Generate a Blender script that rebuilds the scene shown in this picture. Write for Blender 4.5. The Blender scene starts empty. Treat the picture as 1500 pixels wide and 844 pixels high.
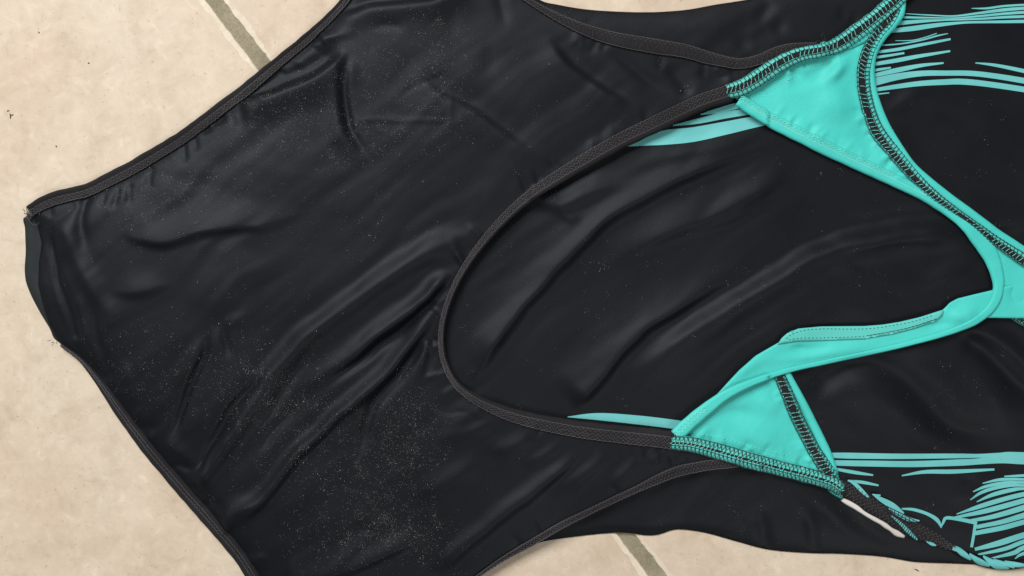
import bpy, math, random
import numpy as np
from mathutils import Vector
from mathutils.geometry import delaunay_2d_cdt

scene = bpy.context.scene
col = scene.collection
random.seed(7)
rng = np.random.default_rng(11)

# ------------------------------------------------------------------ camera
S = 0.0004                      # metres per plan unit (plan: 1500 x 844 units seen on the floor)
CAM_H = 0.62
cam = bpy.data.cameras.new('camera')
cam_o = bpy.data.objects.new('camera', cam)
cam_o.location = (0, 0, CAM_H)
cam.sensor_width = 36.0
cam.lens = CAM_H * 36.0 / (1500 * S)
cam.clip_start = 0.01
cam.clip_end = 50
col.objects.link(cam_o)
scene.camera = cam_o

# ------------------------------------------------------------------ light
world = bpy.data.worlds.new('World')
scene.world = world
world.use_nodes = True
bg = world.node_tree.nodes['Background']
bg.inputs['Color'].default_value = (0.95, 0.98, 1.0, 1)
bg.inputs['Strength'].default_value = 0.24

def area(name, loc, target, sx, sy, power, color):
    l = bpy.data.lights.new(name, 'AREA')
    l.shape = 'RECTANGLE'; l.size = sx; l.size_y = sy
    l.energy = power; l.color = color
    o = bpy.data.objects.new(name, l)
    o.location = loc
    d = Vector(target) - Vector(loc)
    o.rotation_euler = d.to_track_quat('-Z', 'Y').to_euler()
    col.objects.link(o)
    return o
area('window_light', (-0.85, 1.35, 1.70), (0, 0, 0), 1.3, 1.0, 78, (1.0, 0.985, 0.965))
area('fill_light', (0.9, -1.25, 2.0), (0, 0, 0), 0.9, 0.9, 18, (1.0, 0.97, 0.93))  # added fill from the lower right to even out the floor, no actual ceiling lamp

scene.view_settings.view_transform = 'Standard'
scene.view_settings.look = 'None'
scene.view_settings.gamma = 1
scene.view_settings.use_curve_mapping = False
scene.view_settings.exposure = 0.0
scene.cycles.use_denoising = False

# ------------------------------------------------------------------ materials
def new_mat(name):
    m = bpy.data.materials.new(name); m.use_nodes = True
    nt = m.node_tree
    return m, nt, nt.nodes['Principled BSDF']

def node(nt, t, **kw):
    n = nt.nodes.new(t)
    for k, v in kw.items():
        if k in n.inputs: n.inputs[k].default_value = v
        else: setattr(n, k, v)
    return n

def ramp(nt, fac, stops):
    r = nt.nodes.new('ShaderNodeValToRGB')
    el = r.color_ramp.elements
    while len(el) < len(stops): el.new(0.5)
    for e, (p, c) in zip(el, stops):
        e.position = p; e.color = tuple(c) + (1,) if len(c) == 3 else c
    nt.links.new(fac, r.inputs['Fac'])
    return r

def tile_material(name, edge=False):
    m, nt, b = new_mat(name)
    L = nt.links.new
    tc = node(nt, 'ShaderNodeTexCoord')
    geo = node(nt, 'ShaderNodeNewGeometry')
    n1 = node(nt, 'ShaderNodeTexNoise', Scale=9.0, Detail=3.0, Roughness=0.55, Distortion=0.3)
    n2 = node(nt, 'ShaderNodeTexNoise', Scale=48.0, Detail=5.0, Roughness=0.62, Distortion=0.6)
    n3 = node(nt, 'ShaderNodeTexNoise', Scale=130.0, Detail=6.0, Roughness=0.68, Distortion=0.8)
    n4 = node(nt, 'ShaderNodeTexNoise', Scale=420.0, Detail=2.0, Roughness=0.6)
    for n in (n1, n2, n3, n4): L(geo.outputs['Position'], n.inputs['Vector'])
    if edge:
        base = ramp(nt, n3.outputs['Fac'], [(0.25, (0.50, 0.425, 0.32)), (0.75, (0.625, 0.555, 0.45))])
        out = base.outputs['Color']
    else:
        base = ramp(nt, n1.outputs['Fac'], [(0.28, (0.480, 0.382, 0.295)), (0.5, (0.512, 0.428, 0.332)), (0.74, (0.525, 0.455, 0.360))])
        bl = ramp(nt, n2.outputs['Fac'], [(0.3, (0.88, 0.855, 0.82)), (0.47, (0.985, 0.98, 0.97)), (0.62, (1.04, 1.04, 1.04)), (0.72, (1.08, 1.09, 1.10))])
        mx = node(nt, 'ShaderNodeMix', data_type='RGBA', blend_type='MULTIPLY'); mx.inputs[0].default_value = 1
        L(base.outputs['Color'], mx.inputs[6]); L(bl.outputs['Color'], mx.inputs[7])
        b3 = ramp(nt, n3.outputs['Fac'], [(0.27, (0.86, 0.83, 0.79)), (0.40, (0.97, 0.965, 0.955)), (0.52, (1, 1, 1)), (0.62, (1.05, 1.06, 1.07)), (0.70, (1.15, 1.17, 1.19))])
        m2 = node(nt, 'ShaderNodeMix', data_type='RGBA', blend_type='MULTIPLY'); m2.inputs[0].default_value = 0.9
        L(mx.outputs[2], m2.inputs[6]); L(b3.outputs['Color'], m2.inputs[7])
        b4 = ramp(nt, n4.outputs['Fac'], [(0.26, (0.72, 0.66, 0.58)), (0.36, (1, 1, 1))])
        m3 = node(nt, 'ShaderNodeMix', data_type='RGBA', blend_type='MULTIPLY'); m3.inputs[0].default_value = 0.8
        L(m2.outputs[2], m3.inputs[6]); L(b4.outputs['Color'], m3.inputs[7])
        out = m3.outputs[2]
    L(out, b.inputs['Base Color'])
    b.inputs['Roughness'].default_value = 0.55
    b.inputs['Specular IOR Level'].default_value = 0.25
    bp = node(nt, 'ShaderNodeBump', Strength=0.12, Distance=0.0006)
    L(n2.outputs['Fac'], bp.inputs['Height'])
    bp2 = node(nt, 'ShaderNodeBump', Strength=0.10, Distance=0.0003)
    L(n3.outputs['Fac'], bp2.inputs['Height']); L(bp.outputs['Normal'], bp2.inputs['Normal'])
    L(bp2.outputs['Normal'], b.inputs['Normal'])
    return m

def grout_material():
    m, nt, b = new_mat('grout')
    L = nt.links.new
    geo = node(nt, 'ShaderNodeNewGeometry')
    n1 = node(nt, 'ShaderNodeTexNoise', Scale=60.0, Detail=4.0)
    n2 = node(nt, 'ShaderNodeTexNoise', Scale=900.0, Detail=3.0, Roughness=0.7)
    L(geo.outputs['Position'], n1.inputs['Vector']); L(geo.outputs['Position'], n2.inputs['Vector'])
    r = ramp(nt, n1.outputs['Fac'], [(0.3, (0.20, 0.174, 0.114)), (0.7, (0.275, 0.244, 0.165))])
    r2 = ramp(nt, n2.outputs['Fac'], [(0.3, (0.75, 0.75, 0.75)), (0.65, (1.12, 1.12, 1.12))])
    mx = node(nt, 'ShaderNodeMix', data_type='RGBA', blend_type='MULTIPLY'); mx.inputs[0].default_value = 1
    L(r.outputs['Color'], mx.inputs[6]); L(r2.outputs['Color'], mx.inputs[7])
    L(mx.outputs[2], b.inputs['Base Color'])
    b.inputs['Roughness'].default_value = 0.95
    bp = node(nt, 'ShaderNodeBump', Strength=0.6, Distance=0.0004)
    L(n2.outputs['Fac'], bp.inputs['Height']); L(bp.outputs['Normal'], b.inputs['Normal'])
    return m

def fabric_material(name, c1, c2, rough, spec, sheen, sheen_tint, weave=0.25, patch=14.0, wscale=2600.0, spec_tint=(1, 1, 1), crinkle=0.18):
    m, nt, b = new_mat(name)
    L = nt.links.new
    geo = node(nt, 'ShaderNodeNewGeometry')
    n1 = node(nt, 'ShaderNodeTexNoise', Scale=patch, Detail=4.0, Roughness=0.6)
    L(geo.outputs['Position'], n1.inputs['Vector'])
    r = ramp(nt, n1.outputs['Fac'], [(0.35, c1), (0.68, c2)])
    L(r.outputs['Color'], b.inputs['Base Color'])
    b.inputs['Roughness'].default_value = rough
    b.inputs['Specular IOR Level'].default_value = spec
    b.inputs['Sheen Weight'].default_value = sheen
    b.inputs['Sheen Roughness'].default_value = 0.45
    b.inputs['Sheen Tint'].default_value = tuple(sheen_tint) + (1,)
    b.inputs['Specular Tint'].default_value = tuple(spec_tint) + (1,)
    n2 = node(nt, 'ShaderNodeTexNoise', Scale=wscale, Detail=2.0, Roughness=0.6)
    L(geo.outputs['Position'], n2.inputs['Vector'])
    bp = node(nt, 'ShaderNodeBump', Strength=weave, Distance=0.00012)
    L(n2.outputs['Fac'], bp.inputs['Height'])
    n3 = node(nt, 'ShaderNodeTexNoise', Scale=70.0, Detail=3.0, Roughness=0.55)
    L(geo.outputs['Position'], n3.inputs['Vector'])
    bp2 = node(nt, 'ShaderNodeBump', Strength=crinkle, Distance=0.0010)
    L(n3.outputs['Fac'], bp2.inputs['Height']); L(bp.outputs['Normal'], bp2.inputs['Normal'])
    L(bp2.outputs['Normal'], b.inputs['Normal'])
    return m

M_TILE = tile_material('tile_glaze')
M_EDGE = tile_material('tile_edge', True)
M_GROUT = grout_material()
M_BLACK = fabric_material('black_lycra', (0.0029, 0.0032, 0.0044), (0.0050, 0.0055, 0.0070), 0.53, 0.17, 0.005, (0.85, 0.95, 1.0), spec_tint=(0.84, 0.93, 1.0), weave=0.6, wscale=1700.0)
M_GUSSET = fabric_material('gusset_lining', (0.010, 0.013, 0.0135), (0.015, 0.019, 0.0195), 0.65, 0.2, 0.03, (0.8, 0.9, 1.0))
M_TEAL = fabric_material('turquoise_lycra', (0.046, 0.445, 0.398), (0.062, 0.505, 0.452), 0.55, 0.2, 0.04, (0.6, 1.0, 0.95), weave=0.5, wscale=1900.0, crinkle=0.7)
M_PRINT = fabric_material('turquoise_print', (0.105, 0.395, 0.39), (0.13, 0.44, 0.435), 0.6, 0.2, 0.0, (1, 1, 1), weave=0.6, wscale=1500.0, patch=40.0)
M_ELASTIC = fabric_material('charcoal_elastic', (0.0105, 0.0100, 0.0112), (0.0160, 0.0153, 0.0168), 0.8, 0.12, 0.04, (1.0, 0.97, 1.0), weave=0.9, wscale=1400.0)
M_THREAD = fabric_material('charcoal_thread', (0.046, 0.043, 0.046), (0.082, 0.077, 0.082), 0.8, 0.15, 0.05, (1, 1, 1), weave=0.4)
M_DARKTHREAD = fabric_material('dark_thread', (0.012, 0.013, 0.016), (0.022, 0.022, 0.026), 0.75, 0.2, 0.05, (1, 1, 1), weave=0.4)
M_TEALTHREAD = fabric_material('pale_turquoise_thread', (0.15, 0.62, 0.54), (0.22, 0.70, 0.62), 0.7, 0.2, 0.05, (1, 1, 1), weave=0.4)
M_WHITE = fabric_material('white_tape', (0.40, 0.38, 0.34), (0.60, 0.58, 0.54), 0.7, 0.2, 0.05, (1, 1, 1), weave=0.5)
M_FACING = fabric_material('pale_turquoise_lycra', (0.075, 0.43, 0.385), (0.095, 0.48, 0.43), 0.55, 0.2, 0.03, (1, 1, 1))
M_SAND = fabric_material('sand_grain', (0.23, 0.21, 0.18), (0.50, 0.47, 0.42), 0.4, 0.5, 0.0, (1, 1, 1), patch=900.0)
M_DIRT = fabric_material('dark_dirt', (0.05, 0.04, 0.03), (0.09, 0.075, 0.06), 0.9, 0.2, 0.0, (1, 1, 1), patch=500.0)

# ------------------------------------------------------------------ helpers
def wx(p):
    p = np.asarray(p, float)
    return np.stack([(p[..., 0] - 750) * S, (422 - p[..., 1]) * S], -1)

def link(name, verts, faces, mat, parent=None, smooth=True):
    me = bpy.data.meshes.new(name)
    me.from_pydata([tuple(map(float, v)) for v in verts], [], [tuple(int(i) for i in f) for f in faces])
    if smooth and len(me.polygons):
        me.polygons.foreach_set('use_smooth', [True] * len(me.polygons))
    me.materials.append(mat)
    me.update()
    o = bpy.data.objects.new(name, me)
    col.objects.link(o)
    if parent: o.parent = parent
    return o

def tag(o, label=None, cat=None, group=None, kind=None):
    if label: o['label'] = label
    if cat: o['category'] = cat
    if group: o['group'] = group
    if kind: o['kind'] = kind
    return o

def spline(pts, step=4.0, closed=False):
    """Catmull-Rom through pts (any number of columns; first two are position)."""
    P = np.asarray(pts, float)
    n = len(P)
    out = []
    segs = n if closed else n - 1
    for i in range(segs):
        if closed:
            p0, p1, p2, p3 = P[(i - 1) % n], P[i], P[(i + 1) % n], P[(i + 2) % n]
        else:
            p1, p2 = P[i], P[i + 1]
            p0 = P[i - 1] if i > 0 else 2 * p1 - p2
            p3 = P[i + 2] if i + 2 < n else 2 * p2 - p1
        k = max(1, int(math.ceil(np.hypot(*(p2 - p1)[:2]) / step)))
        for j in range(k):
            t = j / k
            out.append(0.5 * (2 * p1 + (p2 - p0) * t + (2 * p0 - 5 * p1 + 4 * p2 - p3) * t * t + (3 * p1 - p0 - 3 * p2 + p3) * t ** 3))
    if not closed: out.append(P[-1])
    return np.array(out)

def resample(P, step):
    P = np.asarray(P, float)
    d = np.r_[0, np.cumsum(np.hypot(*np.diff(P[:, :2], axis=0).T))]
    n = max(2, int(round(d[-1] / step)) + 1)
    s = np.linspace(0, d[-1], n)
    return np.stack([np.interp(s, d, P[:, k]) for k in range(P.shape[1])], 1)

def normals2(P):
    T = np.gradient(P[:, :2], axis=0)
    T /= np.maximum(np.hypot(T[:, 0], T[:, 1])[:, None], 1e-9)
    return T, np.stack([-T[:, 1], T[:, 0]], 1)     # plan: y down, so this is to the right of travel

def dist_poly(Q, poly, reach=None):
    """distance, signed side offset (positive towards down-right), arc parameter."""
    Q = np.asarray(Q, float)
    N = len(Q)
    best = np.full(N, 1e9); side = np.zeros(N); arc = np.zeros(N)
    L = np.r_[0, np.cumsum(np.hypot(*np.diff(poly, axis=0).T))]
    for i in range(len(poly) - 1):
        a, b = poly[i], poly[i + 1]
        ab = b - a; ln = math.hypot(*ab)
        if ln < 1e-6: continue
        t = np.clip(((Q - a) @ ab) / ln ** 2, 0, 1)
        dx = Q[:, 0] - (a[0] + t * ab[0]); dy = Q[:, 1] - (a[1] + t * ab[1])
        d = np.hypot(dx, dy)
        nx, ny = -ab[1] / ln, ab[0] / ln
        if nx * 0.5 + ny < 0: nx, ny = -nx, -ny
        m = d < best
        best[m] = d[m]; side[m] = (np.sign(dx * nx + dy * ny) * d)[m]; arc[m] = ((L[i] + t * ln) / L[-1])[m]
    return best, side, arc

def inside(Q, poly):
    o = np.argsort(Q[:, 1], kind='stable')
    x, y = Q[o, 0], Q[o, 1]
    r = np.zeros(len(Q), bool)
    n = len(poly)
    for i in range(n):
        x1, y1 = poly[i]; x2, y2 = poly[(i + 1) % n]
        if y1 == y2: continue
        a, b = np.searchsorted(y, [min(y1, y2), max(y1, y2)], side='left')
        if b > a: r[a:b] ^= x[a:b] < (x2 - x1) * (y[a:b] - y1) / (y2 - y1) + x1
    out = np.zeros(len(Q), bool); out[o] = r
    return out

_ang = rng.random((64, 64)) * 2 * math.pi
_gxt, _gyt = np.cos(_ang), np.sin(_ang)
def vnoise(Q, scale, seed=0):
    """gradient noise, about -1..1, domain turned by a seed-dependent angle"""
    t = 0.7 + seed * 1.13
    c, s_ = math.cos(t), math.sin(t)
    x = (Q[:, 0] * c - Q[:, 1] * s_) / scale / 1.4 + seed * 7.31 + 100; y = (Q[:, 0] * s_ + Q[:, 1] * c) / scale / 1.4 + seed * 3.77 + 100
    xi = np.floor(x).astype(int); yi = np.floor(y).astype(int)
    fx = x - xi; fy = y - yi
    ux = fx ** 3 * (fx * (fx * 6 - 15) + 10); uy = fy ** 3 * (fy * (fy * 6 - 15) + 10)
    def g(i, j, dx, dy):
        i = (xi + i) % 64; j = (yi + j) % 64
        return _gxt[i, j] * dx + _gyt[i, j] * dy
    return ((g(0, 0, fx, fy) * (1 - ux) + g(1, 0, fx - 1, fy) * ux) * (1 - uy) + (g(0, 1, fx, fy - 1) * (1 - ux) + g(1, 1, fx - 1, fy - 1) * ux) * uy) * 1.7

def sstep(t):
    t = np.clip(t, 0, 1); return t * t * (3 - 2 * t)

GX0, GY0, GX1, GY1, GST = -40.0, -180.0, 1800.0, 1020.0, 2.0
_gx = np.arange(GX0, GX1 + GST, GST); _gy = np.arange(GY0, GY1 + GST, GST)
_GQ = np.stack(np.meshgrid(_gx, _gy), -1)
GQ = _GQ.reshape(-1, 2)
def dist_field(polys, reach):
    D = np.full(_GQ.shape[:2], reach, float)
    for poly in polys:
        poly = np.asarray(poly, float)
        for a, b in zip(poly[:-1], poly[1:]):
            i0 = max(0, int((min(a[0], b[0]) - reach - GX0) / GST)); i1 = min(len(_gx), int((max(a[0], b[0]) + reach - GX0) / GST) + 2)
            j0 = max(0, int((min(a[1], b[1]) - reach - GY0) / GST)); j1 = min(len(_gy), int((max(a[1], b[1]) + reach - GY0) / GST) + 2)
            if i1 <= i0 or j1 <= j0: continue
            q = _GQ[j0:j1, i0:i1]
            ab = b - a; l2 = ab @ ab
            if l2 < 1e-9: continue
            t = np.clip(((q - a) @ ab) / l2, 0, 1)
            d = np.hypot(q[..., 0] - a[0] - t * ab[0], q[..., 1] - a[1] - t * ab[1])
            np.minimum(D[j0:j1, i0:i1], d, out=D[j0:j1, i0:i1])
    return D.reshape(-1)
class Lookup:
    def __init__(self, vals): self.g = vals.reshape(len(_gy), len(_gx))
    def __call__(self, Q):
        Q = np.asarray(Q, float)
        x = np.clip((Q[:, 0] - GX0) / GST, 0, len(_gx) - 1.001); y = np.clip((Q[:, 1] - GY0) / GST, 0, len(_gy) - 1.001)
        i = x.astype(int); j = y.astype(int); fx = x - i; fy = y - j
        g = self.g
        return (g[j, i] * (1 - fx) + g[j, i + 1] * fx) * (1 - fy) + (g[j + 1, i] * (1 - fx) + g[j + 1, i + 1] * fx) * fy

def drape(Q, ang, long, short, seed):
    """stretched noise: shallow creases running along ang (degrees, plan)"""
    c, s_ = math.cos(math.radians(ang)), math.sin(math.radians(ang))
    W = Q + np.stack([9 * vnoise(Q, 70, seed + 1), 9 * vnoise(Q, 70, seed + 2)], 1)
    R = np.stack([(W[:, 0] * c + W[:, 1] * s_) / long, (-W[:, 0] * s_ + W[:, 1] * c) / short], 1)
    n = vnoise(R, 1.0, seed)
    n2 = vnoise(R, 0.5, seed + 3)
    m = sstep(vnoise(Q, 110, seed + 4) * 0.9 + 0.5)
    return (n * 0.75 + n2 * 0.3 - 0.35 * np.abs(n)) * (0.25 + 0.75 * m)

class Folds:
    """a set of creases; each is (points, height in mm, width on the upper-left side, width on the lower-right side, options)"""
    def __init__(self, items):
        self.items = []
        for it in items:
            pts, h, w1, w2 = it[:4]
            o = it[4] if len(it) > 4 else {}
            o = dict(o)
            e0, e1 = o.get('e', (0.3, 0.3))
            o['e'] = (min(0.5, e0 * 1.5), min(0.5, e1 * 1.5))
            if o.get('raw'): pass
            elif h > 0:
                w1, w2 = w1 * 1.45, w2 * 1.05
                o['v'] = o.get('v', 0) * 0.35
            else:
                w1, w2 = w1 * 1.1, w2 * 1.1
                h *= 0.9
            self.items.append((resample(spline(pts, 6), 8), h, w1, w2, o))
    def __call__(self, Q):
        z = np.zeros(len(Q))
        Q = Q + np.stack([2.4 * vnoise(Q, 40, 21) + 0.5 * vnoise(Q, 15, 22), 2.4 * vnoise(Q, 40, 23) + 0.5 * vnoise(Q, 15, 24)], 1)
        for poly, h, w1, w2, o in self.items:
            R = 3.2 * max(w1, w2)
            lo = poly.min(0) - R; hi = poly.max(0) + R
            m = (Q[:, 0] > lo[0]) & (Q[:, 0] < hi[0]) & (Q[:, 1] > lo[1]) & (Q[:, 1] < hi[1])
            if not m.any(): continue
            d, s, a = dist_poly(Q[m], poly)
            w = np.where(s < 0, w1, w2) * (1 + 0.22 * vnoise(np.stack([a * 100, a * 0], 1), 45, int(abs(poly[0, 0])) % 50))
            g = np.exp(-(d / w) ** o.get('p', 2.0))
            e0, e1 = o.get('e', (0.25, 0.25))
            t = (sstep(a / e0) if e0 > 0 else 1) * (sstep((1 - a) / e1) if e1 > 0 else 1)
            v = h * g * t
            if o.get('v', 0):
                c = -1.7 * w1
                v = v - h * o['v'] * np.exp(-((s - c) / (w1 * 0.9)) ** 2) * t
            z[m] += v
        return z

def panel(name, outline, zfun, mat, parent=None, spacing=4.0, thick=0.0004, edge_step=3.5):
    B = resample(np.vstack([outline, outline[:1]]), edge_step)[:-1]
    if np.sum(B[:, 0] * np.roll(B[:, 1], -1) - np.roll(B[:, 0], -1) * B[:, 1]) < 0: B = B[::-1].copy()
    lo = B.min(0); hi = B.max(0)
    ys = np.arange(lo[1], hi[1], spacing * 0.866)
    G = []
    for j, y in enumerate(ys):
        xs = np.arange(lo[0] + (spacing / 2 if j % 2 else 0), hi[0], spacing)
        G.append(np.stack([xs, np.full(len(xs), y)], 1))
    G = np.vstack(G)
    G = G[inside(G, B)]
    G = G[Lookup(dist_field([np.vstack([B, B[:1]])], 12))(G) > 0.6 * spacing]
    V = [Vector((float(a), float(c))) for a, c in np.vstack([B, G])]
    r = delaunay_2d_cdt(V, [], [list(range(len(B)))], 1, 1e-4, False)
    Q = np.array([(v.x, v.y) for v in r[0]])
    z = zfun(Q)
    XY = wx(Q)
    verts = np.column_stack([XY, z * 0.001])
    faces = []
    tri = np.array([f[:3] for f in r[2]])
    ok = inside(Q[tri].mean(1), B)
    for f in tri[ok].tolist():
        a, b, c = (XY[i] for i in f)
        if (b[0] - a[0]) * (c[1] - a[1]) - (b[1] - a[1]) * (c[0] - a[0]) < 0: f = f[::-1]
        faces.append(f)
    o = link(name, verts, faces, mat, parent)
    if thick:
        md = o.modifiers.new('thickness', 'SOLIDIFY'); md.thickness = thick; md.offset = -1
    return o

def strip(name, path, zfun, mat, parent=None, lift=0.4, thick=1.2, step=3.5, prof=4.0, nu=8, bottom=0.5, ripple=0.0):
    """a band following path (x, y, half width); rounded top, closed underneath."""
    P = resample(spline(path, 3), step)
    T, Nn = normals2(P)
    us = np.linspace(-1, 1, nu + 1)
    n = len(P)
    hw = P[:, 2]
    if ripple: hw = hw * (1 + ripple * vnoise(P[:, :2], 12, 5))
    pts = P[:, None, :2] + us[None, :, None] * hw[:, None, None] * Nn[:, None, :]
    flat = pts.reshape(-1, 2)
    zb = zfun(flat).reshape(n, nu + 1)
    top = zb + lift + thick * (1 - np.abs(us) ** prof)[None, :]
    bot = zb + lift - bottom
    top[0] -= thick * 0.5; top[-1] -= thick * 0.5
    XY = wx(flat).reshape(n, nu + 1, 2)
    VT = np.concatenate([XY, top[..., None] * 0.001], 2)
    VB = np.concatenate([XY, bot[..., None] * 0.001], 2)[:, ::-1]
    R = np.concatenate([VT, VB], 1)
    m = R.shape[1]
    faces = []
    for i in range(n - 1):
        for j in range(m):
            k = (j + 1) % m
            faces.append((i * m + j, i * m + k, (i + 1) * m + k, (i + 1) * m + j))
    faces.append(tuple(range(m))[::-1]); faces.append(tuple((n - 1) * m + j for j in range(m)))
    o = link(name, R.reshape(-1, 3), faces, mat, parent)
    return o

def tubes(name, lines, radius, mat, parent=None, sides=5, kind=None):
    """lines: list of (n,3) arrays: plan x, plan y, z in mm"""
    V = []; F = []
    for L3 in lines:
        L3 = np.asarray(L3, float)
        n = len(L3)
        P = np.column_stack([wx(L3[:, :2]), L3[:, 2] * 0.001])
        T = np.gradient(P, axis=0); T /= np.maximum(np.linalg.norm(T, axis=1)[:, None], 1e-12)
        up = np.array([0, 0, 1.0])
        A = np.cross(T, up); la = np.linalg.norm(A, axis=1)[:, None]
        A = np.where(la > 1e-3, A / np.maximum(la, 1e-9), np.array([1.0, 0, 0])); Bn = np.cross(A, T)
        b0 = len(V)
        for i in range(n):
            for k in range(sides):
                t = 2 * math.pi * k / sides
                V.append(P[i] + radius * (math.cos(t) * A[i] + math.sin(t) * Bn[i]))
        for i in range(n - 1):
            for k in range(sides):
                k2 = (k + 1) % sides
                F.append((b0 + i * sides + k, b0 + i * sides + k2, b0 + (i + 1) * sides + k2, b0 + (i + 1) * sides + k))
        F.append(tuple(b0 + k for k in range(sides))[::-1]); F.append(tuple(b0 + (n - 1) * sides + k for k in range(sides)))
    o = link(name, V, F, mat, parent)
    if kind: o['kind'] = kind
    return o

def band_point(P, Nn, i, u):
    return P[i, :2] + u * P[i, 2] * Nn[i]

def zigzag_rows(path, rows, zfun, pitch=5.5, lift=1.6, slant=0.0, jit=0.4):
    """rows: list of (u0, u1): zigzag between the two across-positions"""
    P = resample(spline(path, 3), pitch / 2)
    T, Nn = normals2(P)
    out = []
    for (u0, u1) in rows:
        pts = []
        for i in range(len(P)):
            u = u0 if i % 2 == 0 else u1
            q = band_point(P, Nn, i, u) + T[i] * (slant * pitch * (1 if i % 2 else -1)) + rng.normal(0, jit, 2)
            pts.append(q)
        pts = np.array(pts)
        out.append(np.column_stack([pts, zfun(pts) + lift]))
    return out

def ladder(path, u0, u1, zfun, pitch=6.0, lift=1.6, slant=0.3, jit=0.35, thick=0.4):
    P = resample(spline(path, 3), pitch)
    T, Nn = normals2(P)
    out = []
    for i in range(len(P)):
        us = np.array([u0, u0 * 0.75 + u1 * 0.25, (u0 + u1) / 2, u0 * 0.25 + u1 * 0.75, u1])
        sl = slant + rng.normal(0, 0.12)
        pts = P[i, :2] + us[:, None] * P[i, 2] * Nn[i] + np.linspace(-sl, sl, 5)[:, None] * pitch * T[i] + rng.normal(0, jit, (5, 2)) * 0.5
        z = zfun(pts) + lift - thick * np.abs(np.linspace(-1, 1, 5)) ** 3
        out.append(np.column_stack([pts, z]))
    return out

def running(path, u, zfun, lift=1.6, step=3.0, wob=0.0, pitch=6.0):
    P = resample(spline(path, 3), step)
    T, Nn = normals2(P)
    ph = np.arange(len(P)) * step / pitch * 2 * math.pi
    pts = P[:, :2] + (u * P[:, 2] + wob * np.sin(ph))[:, None] * Nn + rng.normal(0, 0.12, (len(P), 2))
    return np.column_stack([pts, zfun(pts) + lift])

def dashes(path, u, zfun, lift, dash=3.6, gap=2.4):
    P = resample(spline(path, 3), (dash + gap) / 4)
    T, Nn = normals2(P)
    out = []
    for i in range(0, len(P) - 3, 4):
        pts = np.array([P[i + k, :2] + u * P[i + k, 2] * Nn[i + k] for k in (0, 1, 2)])
        z = zfun(pts) + lift + np.array([-0.15, 0.12, -0.15])
        out.append(np.column_stack([pts, z]))
    return out

# ------------------------------------------------------------------ floor
GD = np.array([0.6105, 0.7920])            # direction of the visible joint, plan units
GN = np.array([0.7920, -0.6105])
JW = 18.5                                   # joint width
G0 = 248.0                                  # joint's place along GN
C0 = 985.0                                  # hidden cross joint's place along GD
TP = 1125.0                                 # tile pitch (45 cm)

floor = bpy.data.objects.new('floor', None); col.objects.link(floor); floor['kind'] = 'structure'
gb = 3400
link('grout', [((-gb) * S, (-gb) * S, -0.0016), (gb * S, -gb * S, -0.0016), (gb * S, gb * S, -0.0016), (-gb * S, gb * S, -0.0016)], [(0, 1, 2, 3)], M_GROUT, floor)

def make_tile(i, j):
    a0 = G0 + i * TP + JW / 2; a1 = a0 + TP - JW
    c0 = C0 + j * TP + JW / 2; c1 = c0 + TP - JW
    corners = [(a0, c0), (a1, c0), (a1, c1), (a0, c1)]
    ring = []
    for k in range(4):
        p, q = np.array(corners[k]), np.array(corners[(k + 1) % 4])
        near = 5.0
        n = int(np.hypot(*(q - p)) / near)
        for t in range(n): ring.append(p + (q - p) * t / n)
    ring = np.array(ring)
    cen = np.array([(a0 + a1) / 2, (c0 + c1) / 2])
    half = (TP - JW) / 2
    rel = ring - cen
    nz = vnoise(ring, 14, i * 3 + j) * 1.1 + vnoise(ring, 5.5, i + j * 5) * 1.0
    def shrink(r, extra):
        m = np.maximum(np.abs(rel).max(1), 1)
        return cen + rel * ((half - extra) / m)[:, None] * (m / half)[:, None]
    r0 = shrink(rel, 0.0 + np.maximum(nz * 0.5, -0.5))
    r1 = shrink(rel, 2.0 + nz)
    r2 = shrink(rel, 9.0 + vnoise(ring, 22, 9) * 3.5 + vnoise(ring, 7, 4) * 2.0)
    r3 = shrink(rel, 30.0)
    verts = []; faces = []; mats = []
    for r, z in ((r0, -0.0024), (r1, -0.00055), (r2, -0.0001), (r3, 0.0)):
        pl = r[:, :1] * GN + r[:, 1:] * GD
        xy = wx(pl)
        verts += [(x, y, z) for x, y in xy]
    n = len(ring)
    for k in range(3):
        for t in range(n):
            u = (t + 1) % n
            f = (k * n + t, k * n + u, (k + 1) * n + u, (k + 1) * n + t)
            faces.append(f); mats.append(1 if k < 2 else 0)
    faces.append(tuple(range(3 * n, 4 * n))); mats.append(0)
    # orientation: make faces look up
    a, b, c = (np.array(verts[v][:2]) for v in faces[-1][:3])
    poly = np.array([verts[v][:2] for v in faces[-1]])
    sa = np.sum(poly[:, 0] * np.roll(poly[:, 1], -1) - np.roll(poly[:, 0], -1) * poly[:, 1])
    if sa < 0: faces = [f[::-1] for f in faces]
    o = link('tile', verts, faces, M_TILE, floor, smooth=False)
    o.data.materials.append(M_EDGE)
    o.data.polygons.foreach_set('material_index', mats)
for i in (-2, -1, 0, 1):
    for j in (-2, -1, 0, 1):
        make_tile(i, j)

# ------------------------------------------------------------------ swimsuit: plan lines
swim = bpy.data.objects.new('swimsuit', None); col.objects.link(swim)
tag(swim, 'black swimsuit with turquoise straps spread flat and inside out on beige floor tiles', 'swimsuit')

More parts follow.
